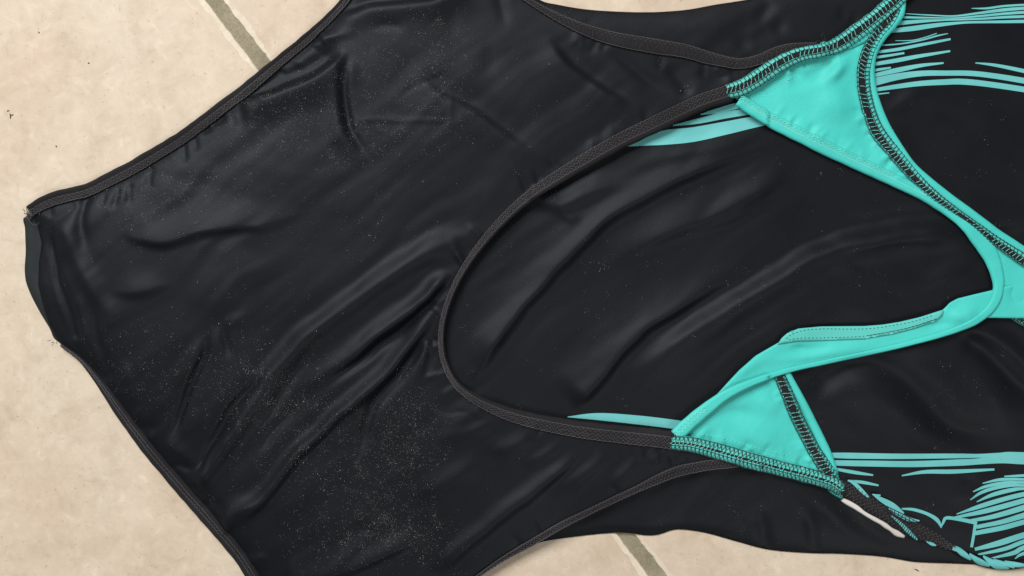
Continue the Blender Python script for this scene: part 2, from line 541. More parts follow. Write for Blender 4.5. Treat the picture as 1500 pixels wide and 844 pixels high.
LEG_TOP = [(46, 311, 9), (66, 299, 10), (90, 290, 10.5), (130, 280, 10), (165, 263, 10.5), (205, 242, 10.5), (266, 205, 10), (310, 172, 9.5), (355, 138, 9.5), (400, 101, 8.5), (445, 64, 8), (482, 30, 7), (507, 2, 6.5), (535, -40, 6.5), (560, -90, 6.5)]
LEG_BOT = [(92, 505, 2.5), (122, 528, 3.5), (150, 562, 6), (182, 607, 8), (222, 660, 9), (266, 712, 9.5), (311, 763, 9.5), (352, 812, 9.5), (375, 848, 9.5), (400, 890, 9.5), (430, 940, 9.5)]
SCOOP = [(a, b, c * 0.93) for a, b, c in [(1066, 140, 13), (1035, 150, 13), (1010, 160, 13), (960, 184, 13), (910, 208, 12.5), (860, 236, 12), (810, 266, 10.5), (770, 294, 9), (735, 326, 7.5), (705, 360, 6.5), (680, 396, 5.5), (662, 432, 5), (651, 467, 4.6), (648, 500, 4.6), (653, 530, 5), (668, 559, 5.5), (690, 578, 6.5), (720, 594, 8.5), (755, 607, 10.5), (800, 618, 12), (850, 627, 13), (900, 633, 13.5), (950, 638, 14), (988, 643, 14)]]
SIDE_TOP = [(715, -40, 3), (740, -20, 3), (768, 2, 4), (800, 22, 5.5), (830, 38, 7.5), (860, 51, 9.5), (900, 63, 11), (950, 72, 12), (1000, 80, 11), (1035, 90, 10), (1075, 98, 8.5), (1105, 93, 8), (1130, 82, 8), (1155, 76, 8), (1190, 74, 7)]
SIDE_BOT = [(640, 890, 3), (660, 872, 3), (700, 840, 2.5), (740, 813, 4), (775, 793, 5.5), (820, 766, 5.5), (860, 746, 5), (890, 731, 5), (930, 712, 5.5), (960, 698, 7.5), (985, 688, 8.5), (1010, 682, 8.5), (1040, 677, 8), (1068, 675, 7), (1090, 672, 5.5)]
SEAM_A = [(1060, 139, 10), (1078, 134, 12), (1097, 124, 12), (1135, 99, 12), (1166, 85, 11), (1198, 79, 10), (1224, 69, 11.5), (1245, 55, 12), (1268, 38, 12), (1290, 20, 12), (1312, 0, 11), (1340, -28, 11)]
SEAM_B = [(979, 645, 10), (1010, 648, 11), (1052, 659, 12), (1090, 670, 12), (1141, 684, 11), (1181, 694, 11), (1212, 704, 11), (1228, 715, 9)]
OVER_A = [(1306, 18, 6), (1296, 36, 7), (1281, 52, 8), (1267, 74, 9), (1259, 100, 9.5), (1258, 125, 9.5), (1262, 150, 9.5), (1268, 172, 9.5), (1280, 198, 9.5), (1306, 231, 9), (1332, 261, 8), (1358, 286, 6.5), (1389, 309, 4.8), (1415, 327, 4.2), (1447, 352, 6.5), (1473, 370, 8), (1500, 387, 9), (1560, 420, 9)]
OVER_B = [(1136, 546, 8), (1148, 575, 9), (1161, 606, 9.5), (1174, 632, 9.5), (1186, 655, 9.5), (1200, 677, 10), (1214, 697, 10)]
NECK = [(1078, 150, 9), (1112, 172, 10), (1150, 192, 10.5), (1225, 229, 10.5), (1300, 264, 9.5), (1350, 289, 8.5), (1395, 319, 9), (1423, 346, 12.5), (1441, 371, 12), (1451, 396, 10), (1454, 420, 8), (1447, 444, 7), (1428, 464, 6), (1390, 483, 4.5), (1331, 500, 4), (1270, 515, 3.6), (1200, 530, 3.6), (1150, 541, 4), (1100, 557, 5), (1060, 575, 7), (1030, 597, 9), (1005, 618, 10), (986, 636, 10)]
xy = lambda L: [p[:2] for p in L]

UP_OUT = spline(xy(LEG_TOP), 5).tolist() + [(610, -110), (660, -85)] + spline(xy(SIDE_TOP)[:-1], 5).tolist() \
    + spline(xy(SEAM_A)[4:0:-1], 5).tolist() + spline(xy(SCOOP), 5).tolist() + spline(xy(SEAM_B)[1:4], 5).tolist() \
    + spline(xy(SIDE_BOT)[-3::-1], 5).tolist() + [(600, 925), (520, 950)] + spline(xy(LEG_BOT)[::-1], 5).tolist() \
    + [(84, 494), (74, 474), (65, 450), (58, 417), (59, 385), (63, 357), (57, 332)]
UP_OUT = np.array(UP_OUT)

LOW_TOP = [(740, -30), (790, 0), (815, 7), (865, 15), (940, 18.5), (1000, 15.5), (1050, 7), (1100, -1), (1180, -18), (1300, -45), (1450, -60), (1600, -50), (1700, 0)]
LOW_BOT = [(1730, 640), (1690, 740), (1600, 800), (1540, 820), (1500, 828), (1470, 831), (1430, 827), (1390, 825), (1340, 823), (1290, 815), (1230, 811), (1185, 810), (1126, 805), (1079, 793), (1036, 781), (1005, 776), (986, 776), (964, 783), (945, 784), (910, 780), (850, 785), (785, 796), (735, 820), (650, 880)]
LOW_OUT = [(80, 330), (130, 292), (205, 255), (266, 218), (310, 186), (400, 116), (482, 45), (540, -25), (575, -80), (640, -85)] + spline(LOW_TOP, 6).tolist() + [(1735, 200), (1722, 430)] + spline(LOW_BOT, 6).tolist() \
    + [(590, 910), (520, 935), (445, 930), (410, 885), (360, 805), (311, 750), (222, 646), (160, 556), (110, 500), (85, 450), (75, 400)]
LOW_OUT = np.array(LOW_OUT)
LOW_RING = np.vstack([LOW_OUT, LOW_OUT[:1]])
LEGS = [spline(xy(LEG_TOP), 12), spline(xy(LEG_BOT), 12), np.array([(46, 311), (57, 332), (63, 357), (58, 417), (65, 450), (84, 494), (92, 505)], float)]

# ------------------------------------------------------------------ folds of the lower (front) layer
low_folds = Folds([
    ([(697, 541), (721, 508), (754, 465), (806, 404), (854, 356), (896, 318), (953, 285), (1010, 258), (1060, 236), (1121, 218), (1175, 210)], 4.6, 27, 9, {'p': 1.6, 'e': (0.06, 0.2), 'raw': 1}),
    ([(690, 560), (712, 530), (735, 505)], 1.2, 7, 6),
    ([(868, 396), (934, 361), (991, 337), (1060, 309), (1121, 277), (1172, 250)], 3.6, 27, 11, {'p': 1.7, 'e': (0.3, 0.15), 'raw': 1}),
    ([(990, 352), (1060, 326), (1110, 300), (1150, 276)], 1.2, 7, 6),
    ([(836, 597), (878, 555), (920, 503), (982, 456), (1060, 413), (1120, 378)], 4.2, 29, 8, {'p': 1.6, 'e': (0.06, 0.3), 'raw': 1}),
    ([(905, 585), (944, 541), (991, 503), (1060, 458), (1121, 422), (1181, 385), (1242, 361), (1302, 347), (1362, 342), (1430, 352)], 5.2, 16, 25, {'v': 0.25, 'e': (0.18, 0.1), 'raw': 1}),
    ([(1215, 372), (1290, 356), (1350, 352), (1400, 358)], 0.9, 5, 5),
    ([(1060, 560), (1180, 470), (1300, 425), (1440, 385)], 1.6, 30, 24, {'v': 0.3}),
    ([(1330, 425), (1390, 400), (1440, 370)], 1.6, 12, 8, {'v': 0.5}),
    ([(775, 288), (816, 300), (854, 289), (887, 277), (930, 268)], 2.6, 12, 9, {'v': 0.6, 'e': (0.02, 0.35)}),
    ([(812, 305), (830, 318), (850, 328)], 1.0, 6, 6),
    ([(900, 250), (980, 232), (1060, 212), (1130, 200)], 1.4, 10, 10, {'v': 0.4}),
    # bottom right
    ([(1176, 590), (1195, 565), (1231, 542), (1274, 533), (1319, 554), (1353, 588), (1378, 616), (1420, 634), (1500, 650)], -3.4, 17, 17, {'e': (0.08, 0.15)}),
    ([(1180, 610), (1215, 585), (1260, 574), (1300, 590), (1340, 628), (1390, 650)], 1.8, 18, 22),
    ([(1398, 484), (1433, 486), (1461, 500), (1490, 525), (1530, 570)], 2.2, 10, 9, {'e': (0.1, 0.2)}),
    ([(1400, 492), (1433, 511), (1461, 537), (1500, 574), (1560, 600)], -3.2, 10, 12, {'e': (0.1, 0.2)}),
    ([(1280, 520), (1330, 512), (1385, 498)], 1.2, 8, 10),
    ([(1395, 520), (1430, 555), (1460, 590), (1500, 610)], 2.0, 18, 18),
    ([(1188, 606), (1196, 614), (1205, 618)], -1.2, 5, 5),
    ([(1380, 730), (1410, 724), (1440, 712)], 0.9, 8, 8),
    ([(1400, 703), (1430, 700)], -0.7, 4, 4),
    # side panel, bottom
    ([(1108, 735), (1113, 755), (1122, 800)], -1.6, 9, 9, {'e': (0.3, 0)}),
    ([(1092, 745), (1098, 775)], -0.8, 6, 6),
    ([(1178, 740), (1184, 760), (1192, 806)], -1.4, 8, 8, {'e': (0.3, 0)}),
    ([(1145, 708), (1182, 727), (1217, 755), (1260, 790)], 1.8, 14, 12),
    ([(1058, 690), (1061, 730)], -0.7, 6, 6, {'e': (0.5, 0.5)}), ([(1034, 695), (1038, 730)], -0.5, 6, 6, {'e': (0.5, 0.5)}),
    ([(1205, 720), (1240, 752), (1290, 785), (1350, 806)], -1.6, 12, 12),
    ([(760, 806), (860, 772), (950, 768), (1040, 768), (1120, 790)], 1.0, 12, 8),
    # side panel, top
    ([(1134, 0), (1122, 16), (1104, 44)], -1.2, 9, 9, {'e': (0.2, 0.5)}), ([(1092, 48), (1080, 80)], -0.9, 8, 8, {'e': (0.5, 0.5)}),
    ([(1150, 26), (1134, 58)], -1.0, 9, 9, {'e': (0.5, 0.5)}), ([(1228, 8), (1234, 40)], -0.7, 7, 7, {'e': (0.5, 0.5)}), ([(1252, 14), (1242, 46)], -0.7, 7, 7, {'e': (0.5, 0.5)}),
    ([(960, 30), (1040, 40), (1100, 20)], 0.8, 16, 16),
    # print panel, top right
    ([(1288, 165), (1322, 152), (1364, 136)], 1.5, 9, 6, {'v': 0.5}),
    ([(1285, 170), (1310, 205), (1340, 240)], 1.2, 10, 10),
    ([(1360, 170), (1400, 178), (1440, 190)], -0.8, 12, 12),
    ([(1290, 30), (1400, 45), (1520, 40)], 0.8, 20, 20),
    ([(1330, 80), (1420, 90), (1530, 100)], 0.9, 26, 26),
    ([(1340, 215), (1420, 235), (1500, 250)], 1.0, 30, 30), ([(1420, 280), (1480, 300), (1550, 330)], -1.2, 20, 20), ([(1440, 330), (1500, 335)], -1.2, 8, 8),
])

def zlow_calc(Q):
    d = np.where(inside(Q, LOW_OUT), dist_field([resample(LOW_RING, 12)], 150), 0)
    base = 0.55 + 2.6 * (1 - np.exp(-d / 14.0)) + 1.4 * (1 - np.exp(-d / 70.0))
    right = sstep((Q[:, 0] - 1120) / 120)
    w = low_folds(Q) + 0.55 * vnoise(Q, 95, 1) + 0.10 * vnoise(Q, 34, 2)
    w += drape(Q, -38, 170, 26, 31) * 0.8 * (1 - right) + drape(Q, 25, 110, 34, 41) * 0.8 * right
    return np.maximum(base + w * (1 - np.exp(-d / 10.0)), 0.5)
zlow = Lookup(zlow_calc(GQ))

def puckers(path, off, length, n, h, w, seed):
    P = resample(spline(path, 4), 4); T, Nn = normals2(P)
    r = np.random.default_rng(seed); out = []
    for i in range(n):
        k = int(r.integers(2, len(P) - 2))
        p = P[k, :2] + Nn[k] * off
        L = length * r.uniform(0.5, 1.3); sk = r.uniform(-0.5, 0.5)
        d = Nn[k] * (1 if off > 0 else -1) + T[k] * sk
        out.append(([tuple(p), tuple(p + d * L * 0.5), tuple(p + d * L)], h * r.uniform(0.4, 1.2) * r.choice([-1, 1]), w * r.uniform(0.7, 1.3), w, {'e': (0.0, 0.5), 'raw': 1}))
    return out
# ------------------------------------------------------------------ folds of the upper (back) layer
up_folds = Folds(puckers(SCOOP[3:], 8, 30, 34, 0.75, 4.5, 11) + puckers(LEG_TOP[1:12], 9, 24, 16, 0.8, 4.5, 12) + puckers(LEG_BOT[1:9], -8, 30, 20, 0.8, 4.5, 13) + puckers(SIDE_TOP[3:12], 9, 24, 10, 0.6, 5, 14) + puckers(SIDE_BOT[3:12], -6, 24, 10, 0.6, 5, 15) + [
    # crest lines with a dark drop under them
    ([(185, 338), (205, 350), (222, 355), (243, 357), (272, 352), (300, 342), (330, 337), (360, 335), (389, 332), (424, 322), (470, 305)], 2.6, 22, 5.5, {'p': 1.7, 'e': (0.12, 0.35)}),
    ([(166, 418), (180, 426), (200, 429), (225, 427), (262, 412)], 1.6, 14, 5, {'p': 1.7}),
    ([(262, 430), (330, 440), (400, 425)], 1.0, 28, 22),
    # crotch folds
    ([(92, 318), (106, 350), (126, 392), (146, 428), (165, 456), (180, 500)], 1.8, 9, 12, {'e': (0.1, 0.3)}),
    ([(78, 334), (84, 372), (92, 410), (106, 456), (120, 500)], -2.4, 6, 7, {'e': (0.12, 0.05)}),
    ([(128, 292), (124, 318), (127, 345), (140, 372)], -2.2, 7, 8, {'e': (0, 0.4)}),
    ([(140, 440), (150, 500), (166, 548)], -1.2, 7, 7, {'e': (0.3, 0)}), ([(120, 420), (130, 470), (150, 540)], 0.9, 6, 6),
    ([(178, 282), (176, 296), (170, 312)], -1.3, 4, 4, {'e': (0, 0.5)}), ([(194, 276), (194, 290), (196, 304)], -1.2, 4, 4, {'e': (0, 0.5)}),
    ([(158, 290), (152, 306)], -1.0, 4, 4, {'e': (0, 0.6)}), ([(222, 262), (224, 280)], -0.9, 5, 5, {'e': (0, 0.6)}), ([(272, 215), (276, 236), (278, 246)], -1.1, 4, 4, {'e': (0, 0.5)}),
    # gathers and pockets under the upper leg band
    ([(297, 194), (306, 190), (316, 186)], -1.8, 3.5, 4, {'e': (0.1, 0.3)}), ([(312, 181), (324, 176), (336, 168)], -2.2, 5, 5, {'e': (0.05, 0.4)}),
    ([(345, 152), (372, 138), (405, 124), (440, 110), (478, 88), (505, 64)], -4.0, 13, 10, {'e': (0.06, 0.15), 'raw': 1}),
    ([(350, 156), (400, 145), (449, 129), (479, 113), (499, 97), (515, 78)], 4.2, 6, 26, {'e': (0.06, 0.12), 'raw': 1}),
    ([(444, 78), (470, 62), (500, 55), (530, 48)], 1.4, 9, 7), ([(444, 66), (462, 60), (482, 58)], -1.6, 5, 5),
    ([(500, 22), (540, 8), (600, 0), (650, -8)], -2.8, 11, 9, {'e': (0.1, 0.1)}),
    ([(488, 36), (532, 22), (582, 15), (632, 11), (665, 0), (690, -14)], 2.4, 6, 18, {'e': (0.1, 0.1)}),
    ([(540, 45), (570, 42), (600, 44)], -0.8, 6, 6),
    # crescents
    ([(517, 78), (508, 116), (506, 150), (512, 186), (528, 212), (554, 246)], -2.8, 5.5, 5.5, {'e': (0.15, 0.35)}),
    ([(500, 105), (496, 150), (500, 190), (516, 222), (545, 256)], 1.4, 9, 9, {'e': (0.2, 0.3)}),
    ([(608, 80), (613, 100), (620, 126), (643, 147), (686, 170), (733, 200), (772, 229), (806, 246)], 1.3, 10, 30, {'e': (0.2, 0.15), 'raw': 1}),
    ([(625, 98), (636, 124), (660, 140), (700, 160), (745, 190), (790, 222)], -1.1, 22, 8, {'e': (0.2, 0.2), 'raw': 1}),
    ([(790, 52), (812, 82), (832, 104), (875, 138), (930, 168)], 1.4, 8, 26, {'e': (0.2, 0.15), 'raw': 1}),
    ([(805, 48), (835, 88), (880, 122), (932, 150)], -1.1, 16, 8, {'e': (0.2, 0.15), 'raw': 1}),
    ([(730, -10), (736, 20), (742, 50)], -1.1, 9, 7, {'e': (0.1, 0.5)}), ([(724, 60), (718, 90), (714, 125)], -0.6, 11, 10, {'e': (0.5, 0.5)}), ([(668, -10), (664, 30), (668, 65)], -0.6, 12, 10, {'e': (0.3, 0.5)}),
    ([(876, 72), (905, 90), (940, 118), (985, 142)], -1.4, 10, 8), ([(975, 95), (990, 120), (1005, 146)], -1.4, 9, 9, {'e': (0.2, 0.1)}),
    ([(1010, 118), (1050, 116), (1090, 112)], -1.2, 9, 9),
    ([(520, 179), (590, 180), (662, 181)], 0.35, 2.5, 2.5, {'e': (0.1, 0.1)}), ([(661, 120), (662, 180), (664, 232)], 0.3, 2.5, 2.5),
    # fan of folds running from the scoop to the lower leg edge
    ([(716, 340), (680, 348), (640, 362), (602, 385), (549, 424), (499, 460), (449, 499), (409, 545), (366, 609), (336, 652), (290, 716)], 4.0, 14, 13, {'v': 0.2, 'e': (0.12, 0.03), 'raw': 1}),
    ([(398, 540), (366, 572), (340, 602), (314, 648), (290, 692)], -2.4, 5, 5.5, {'e': (0.2, 0.08), 'raw': 1}), ([(440, 590), (404, 628), (380, 668)], -1.6, 5, 6, {'e': (0.3, 0.4), 'raw': 1}),
    ([(480, 500), (455, 520), (420, 568), (392, 615), (360, 650)], -1.6, 5, 5), ([(336, 640), (318, 668), (305, 700)], -1.2, 4, 4),
    ([(665, 395), (640, 424), (620, 444), (566, 484), (517, 525), (465, 560), (432, 590)], 4.0, 14, 7, {'v': 0.15, 'e': (0.08, 0.4), 'raw': 1}),
    ([(662, 412), (620, 456), (563, 502), (515, 540), (470, 575)], -3.0, 5.5, 5.5, {'e': (0.08, 0.3), 'raw': 1}),
    ([(648, 440), (634, 465), (602, 506), (577, 540), (530, 582), (483, 624), (431, 676), (396, 722), (345, 764)], 4.0, 12, 8, {'v': 0.15, 'e': (0.1, 0.06), 'raw': 1}),
    ([(632, 474), (612, 508), (586, 546), (552, 585), (534, 640), (512, 698)], -3.2, 7, 8, {'e': (0.15, 0.3), 'raw': 1}),
    ([(628, 480), (622, 520), (610, 560), (600, 600)], 1.4, 6, 6, {'e': (0.15, 0.4)}), ([(640, 470), (634, 520), (622, 562)], -1.2, 5, 5),
    ([(318, 482), (302, 524), (284, 566), (266, 612), (252, 644)], -2.8, 5, 6, {'e': (0.15, 0.15), 'raw': 1}), ([(306, 484), (288, 530), (268, 580)], 1.0, 8, 6),
    ([(340, 470), (336, 498), (342, 530)], -1.9, 4.5, 6, {'e': (0.3, 0.45)}), ([(324, 476), (350, 468), (376, 466)], 0.8, 8, 9), ([(366, 390), (360, 430), (354, 458)], -0.6, 10, 9, {'e': (0.5, 0.4)}),
    ([(190, 520), (194, 560), (204, 600)], 0.9, 8, 8), ([(240, 640), (262, 660), (290, 668)], 1.2, 9, 6, {'v': 0.6}), ([(248, 668), (272, 682), (296, 684)], -1.4, 5, 6), ([(278, 706), (292, 712), (300, 730)], -1.4, 4, 4), ([(205, 612), (222, 632)], -1.0, 6, 6),
    ([(400, 722), (360, 740), (336, 766), (326, 776)], 2.2, 10, 7, {'v': 0.5, 'e': (0.3, 0)}), ([(330, 728), (318, 752)], -1.0, 5, 5), ([(380, 806), (350, 810)], -0.6, 4, 4), ([(400, 830), (372, 838)], -0.6, 4, 4),
    ([(728, 674), (679, 691), (634, 720), (608, 750)], 2.0, 12, 14, {'v': 0.35}),
    ([(612, 742), (630, 752), (616, 768)], 0.9, 8, 8),
    ([(860, 650), (810, 692), (761, 733), (712, 770), (671, 806), (634, 836)], 2.6, 10, 8, {'v': 0.35, 'e': (0.15, 0.1)}),
    ([(640, 772), (622, 782), (581, 802), (541, 821), (500, 834), (420, 846)], 2.4, 20, 5, {'p': 1.7, 'e': (0.2, 0.05)}),
    ([(512, 748), (540, 756), (570, 776)], 0.9, 10, 10),
    ([(660, 590), (690, 604), (640, 622)], 0.9, 10, 8), ([(730, 612), (690, 630), (640, 640)], 1.5, 9, 9, {'v': 0.4}), ([(792, 628), (750, 650), (700, 660)], 1.5, 9, 9, {'v': 0.4}), ([(835, 636), (790, 668), (760, 684)], 1.3, 7, 7, {'v': 0.4}), ([(900, 648), (860, 690), (800, 730)], 1.5, 9, 9, {'v': 0.4}),
    ([(940, 652), (915, 690), (880, 715)], 1.3, 7, 7, {'v': 0.5}), ([(968, 656), (955, 682)], 1.0, 5, 5, {'v': 0.5}), ([(985, 662), (976, 680)], -0.9, 4, 4), ([(1002, 664), (996, 678)], -0.8, 4, 4),
    # small puckers along the scoop
    ([(696, 362), (660, 375), (610, 385)], 1.0, 7, 7), ([(650, 500), (625, 515)], 0.8, 5, 5),
    # broad swells
    ([(200, 420), (330, 400), (480, 380)], 1.4, 60, 50), ([(300, 260), (430, 230), (560, 220)], 1.2, 50, 50), ([(700, 60), (760, 150), (860, 210)], 0.9, 40, 40), ([(560, 660), (620, 640), (700, 720)], 0.9, 50, 40),
])

def zup_calc(Q):
    d = dist_field(LEGS, 150)
    g = 1.1 + 1.4 * (1 - np.exp(-d / 12.0)) + 2.2 * (1 - np.exp(-d / 45.0))
    low = sstep((Q[:, 1] + 0.25 * Q[:, 0] - 470) / 140)
    w = up_folds(Q) + 0.6 * vnoise(Q, 80, 4) + 0.08 * vnoise(Q, 30, 5)
    w += drape(Q, -42, 220, 26, 51) * 0.8 * low + drape(Q, 20, 150, 40, 61) * 0.45 * (1 - low)
    return zlow.g.reshape(-1) + np.maximum(g + w * (1 - np.exp(-d / 7.0)), 0.45)
zup = Lookup(zup_calc(GQ))

# ------------------------------------------------------------------ swimsuit: the two layers
front = panel('front_panel', LOW_OUT, zlow, M_BLACK, swim, spacing=4.0)
back = panel('back_panel', UP_OUT, zup, M_BLACK, swim, spacing=3.6)

def zflat(Q): return zup(Q)
gus = [(37, 318), (37, 335), (38, 367), (37, 403), (44, 428), (58, 456), (73, 481), (82, 498), (100, 502), (92, 470), (80, 440), (74, 400), (78, 357), (70, 322)]
def zgus(Q):
    d = dist_poly(Q, np.array(gus[:8], float))[0]
    return 0.35 + 1.0 * (1 - np.exp(-d / 4)) - 0.7 * sstep((d - 10) / 10) + 0.12 * vnoise(Q, 18, 3)
panel('gusset', np.array(spline(gus, 4, True)), zgus, M_GUSSET, swim, spacing=4)

# ------------------------------------------------------------------ printed stripes on the front panel
STRIPES = [
    # top right
    [(1418, 15.5, .5), (1440, 15.5, 1.6), (1463, 12.5, 1.6), (1500, 10, 1.6), (1580, 6, 1.6)],
    [(1321, 23, .5), (1357, 25.3, 1), (1392, 26.6, 1.2), (1428, 22.5, 1.8), (1463, 18, 2.5), (1500, 15, 2.4), (1580, 10, 2.6)],
    [(1316, 28.3, 1.9), (1357, 29.2, 1.3), (1392, 29.6, 1.0), (1428, 27, 1.6), (1463, 23.6, 1.9), (1500, 21, 2.2), (1580, 17, 2.4)],
    [(1310, 37, 3.4), (1345, 34.2, 2.6), (1380, 32.6, 1.4), (1428, 31, 1.6), (1463, 28.7, 2.0), (1500, 27.2, 2.2), (1580, 24, 2.4)],
    [(1294, 48.5, 3), (1333, 44.6, 3.8), (1368, 40, 3.2), (1404, 36.6, 1.9), (1440, 35.6, 2.0), (1500, 34.4, 2.6), (1580, 32, 3)],
    [(1308, 62, .4), (1333, 61.5, .8), (1352, 57, .8), (1367, 52, .7)],
    [(1278, 69.5, 1), (1316, 66.5, 1), (1345, 61.5, 1.2), (1368, 55.5, 1.2), (1383, 52.5, .6)],
    [(1272, 80, 2), (1309, 75, 2.5), (1345, 68, 2.4), (1387, 60.5, 1.6)],
    [(1270, 88, 2), (1297, 84, 2), (1321, 80, 1.6)],
    [(1268, 98, 2.5), (1309, 91, 3.3), (1345, 84, 2.8), (1387, 77.5, 1.5)],
    [(1268, 107, 2), (1286, 104, 2), (1301, 101.5, 1.3)],
    [(1268, 115, 2.5), (1309, 105.5, 3.8), (1345, 98.3, 2.8), (1378, 94.5, 1.3)],
    [(1268, 124.5, 6.5), (1309, 115, 5.2), (1345, 110, 4.4), (1380, 109.5, 4.1), (1416, 110, 4.1), (1451, 114, 4.1), (1500, 122, 4.4), (1580, 136, 4.6)],
    [(1270, 135, 2.5), (1309, 129, 3.5), (1345, 124.5, 4.1), (1380, 122.5, 4.4), (1404, 122, 4.6), (1440, 125.5, 4.4), (1500, 134.5, 4.3), (1580, 148, 4)],
    [(1276, 140.6, 1.2), (1299, 138, .8)],
    [(1423, 95, .8), (1451, 98.5, 2.3), (1500, 108, 3.2), (1580, 123, 3.5)],
    # under the left corner of the upper strap
    [(911, 216, .6), (945, 208, 7.5), (975, 203, 11.5), (1013, 199, 11.5), (1060, 189.5, 10.5), (1100, 181, 9), (1145, 173, 7)],
    [(984, 186, .7), (1020, 179.5, 4), (1060, 170.5, 5.2), (1100, 164, 5), (1145, 157, 5)],
    [(1024, 170, .7), (1050, 164, 4), (1090, 153.5, 5), (1130, 146, 5)],
    # under the left corner of the lower strap
    [(831, 609.5, .6), (875, 609, 5.5), (935, 614, 7), (1000, 622, 7)],
    # bottom right, straight bars
    [(1206, 665, 3.5), (1236, 665.6, 4.6), (1297, 666.6, 4.3), (1350, 666.6, 4.0), (1400, 666.4, 3.6), (1430, 666.2, 3.0), (1460, 664.5, 3.0)],
    [(1209, 676, 4), (1260, 677, 4.6), (1330, 678, 4.8), (1400, 676, 5), (1432, 674, 5), (1465, 669, 8.6), (1500, 669.5, 9.6), (1580, 668, 10)],
    [(1214, 684, 2), (1248, 690, 2.7), (1275, 694, 1.3)],
    [(1317, 695, 1), (1350, 689.5, 2.8), (1393, 689, 3.3), (1452, 686, 1.6)],
    [(1238, 702, 1.5), (1260, 704.5, 2.5), (1283, 709, 1.3)],
    # hooked curve and bracket
    [(1317, 743, 1.2), (1335, 744.5, 2.4), (1355, 751, 2.5), (1369, 760, 3), (1375, 771, .8)],
    [(1374, 771, .6), (1378, 762, 2.2), (1382, 756.5, 2.6), (1400, 758.5, 2.8), (1426, 763.5, 3.4)],
    [(1425, 762, 2.6), (1422.5, 780, 2.3), (1420, 800, 2.3)],
    # fan
    [(1466, 696, 1), (1500, 694.5, 2.3), (1580, 690, 3)],
    [(1434, 706, .8), (1457, 701, 2.2), (1477, 700, 2.2), (1500, 700.5, 2.0), (1580, 702, 2)],
    [(1420, 718, .8), (1440, 710.3, 2.4), (1468, 705.2, 2.5), (1500, 705, 2.0), (1580, 707, 2)],
    [(1416, 730, .8), (1431, 720, 2.4), (1453, 712.5, 2.7), (1477, 709, 2.2), (1500, 709.3, 1.9), (1580, 711, 2)],
    [(1426, 733, .8), (1449, 722.5, 3), (1477, 715.4, 3.1), (1500, 713.6, 2.0), (1580, 714, 2)],
    [(1397, 751, .8), (1431, 739.5, 3.4), (1468, 728, 3.6), (1500, 720.5, 3.6), (1580, 704, 4)],
    [(1390, 757, 1.5), (1440, 746, 3.8), (1500, 729.5, 4.0), (1580, 710, 4)],
    [(1412, 761.5, 2), (1450, 754.5, 3.6), (1500, 739.5, 4.4), (1580, 716, 4)],
    [(1426, 770, 3), (1464, 762, 3.7), (1500, 751, 4.5), (1580, 728, 4.6)],
    [(1424, 779, 3.4), (1464, 771, 4), (1500, 761, 4), (1580, 740, 4)],
    [(1425, 803, 2.5), (1458, 794, 4.6), (1500, 780.5, 4.6), (1580, 758, 4)],
    [(1430, 811, 1.5), (1468, 802, 3.2), (1500, 790, 3.4), (1580, 766, 4)],
    [(1448, 817, 1), (1482, 808, 3.6), (1500, 799, 3.6), (1580, 776, 4)],
    [(1484, 817, .8), (1500, 808, 2.8), (1580, 786, 3)],
]
def stripe_poly(P, step=3):
    P = resample(spline(P, 3), step)
    T, Nn = normals2(P)
    a = P[:, :2] + P[:, 2:3] * Nn; b = P[:, :2] - P[:, 2:3] * Nn
    return np.vstack([a, b[::-1]])
def stripe(P, k, zf=zlow, parent=None, mat=M_PRINT):
    Pp = resample(spline(P, 3), 3)
    T, Nn = normals2(Pp)
    us = np.linspace(-1, 1, 5)
    pts = (Pp[:, None, :2] + us[None, :, None] * Pp[:, None, 2:3] * Nn[:, None, :]).reshape(-1, 2)
    z = zf(pts) + 0.16 + 0.03 * (k % 5)
    V = np.column_stack([wx(pts), z * 0.001])
    F = [(i * 5 + j, i * 5 + j + 1, (i + 1) * 5 + j + 1, (i + 1) * 5 + j) for i in range(len(Pp) - 1) for j in range(4)]
    a, b, c = V[F[0][0]], V[F[0][1]], V[F[0][2]]
    if np.cross(b[:2] - a[:2], c[:2] - b[:2]) < 0: F = [f[::-1] for f in F]
    return link('printed_stripe', V, F, mat, parent or front)
for k, s in enumerate(STRIPES): stripe([(a, b, c * 0.93) for a, b, c in s], k)

# ------------------------------------------------------------------ charcoal elastic bindings
def binding(name, path, zf, rows, lift=0.35, thick=1.3, pitch=5.6, plain=None, label=None, r=0.00022):
    o = strip(name, path, zf, M_ELASTIC, swim, lift=lift, thick=thick, ripple=0.06, bottom=0.9, prof=7.0, nu=10)
    if label: o['label'] = label
    lines = zigzag_rows(path, rows, zf, pitch=pitch, lift=lift + thick + 0.02)
    lo = min(min(q) for q in rows); hi = max(max(q) for q in rows)
    lines += [running(path, u, zf, lift=lift + thick, wob=0.5, pitch=pitch) for u in (lo, hi)]
    tubes('stitching', lines, r, M_THREAD, o, sides=4, kind='stuff')
    return o
def zleg(Q): return zup(Q)
binding('leg_binding', LEG_TOP, zleg, [(-0.1, 0.35), (0.35, 0.85)], lift=0.3, thick=1.1, pitch=7.0)
binding('leg_binding', LEG_BOT, zleg, [(-0.35, 0.2)], lift=0.3, thick=1.1)
binding('back_binding', SCOOP, zup, [(-0.35, 0.1), (0.15, 0.5), (0.55, 0.9)], lift=0.2, thick=1.1, pitch=7.4)
binding('armhole_binding', SIDE_TOP, zup, [(-0.8, -0.35), (-0.25, 0.85)], lift=0.2, thick=1.0, pitch=7.4)
binding('armhole_binding', SIDE_BOT, zup, [(-0.8, -0.1), (0.1, 0.8)], lift=0.2, thick=1.0)

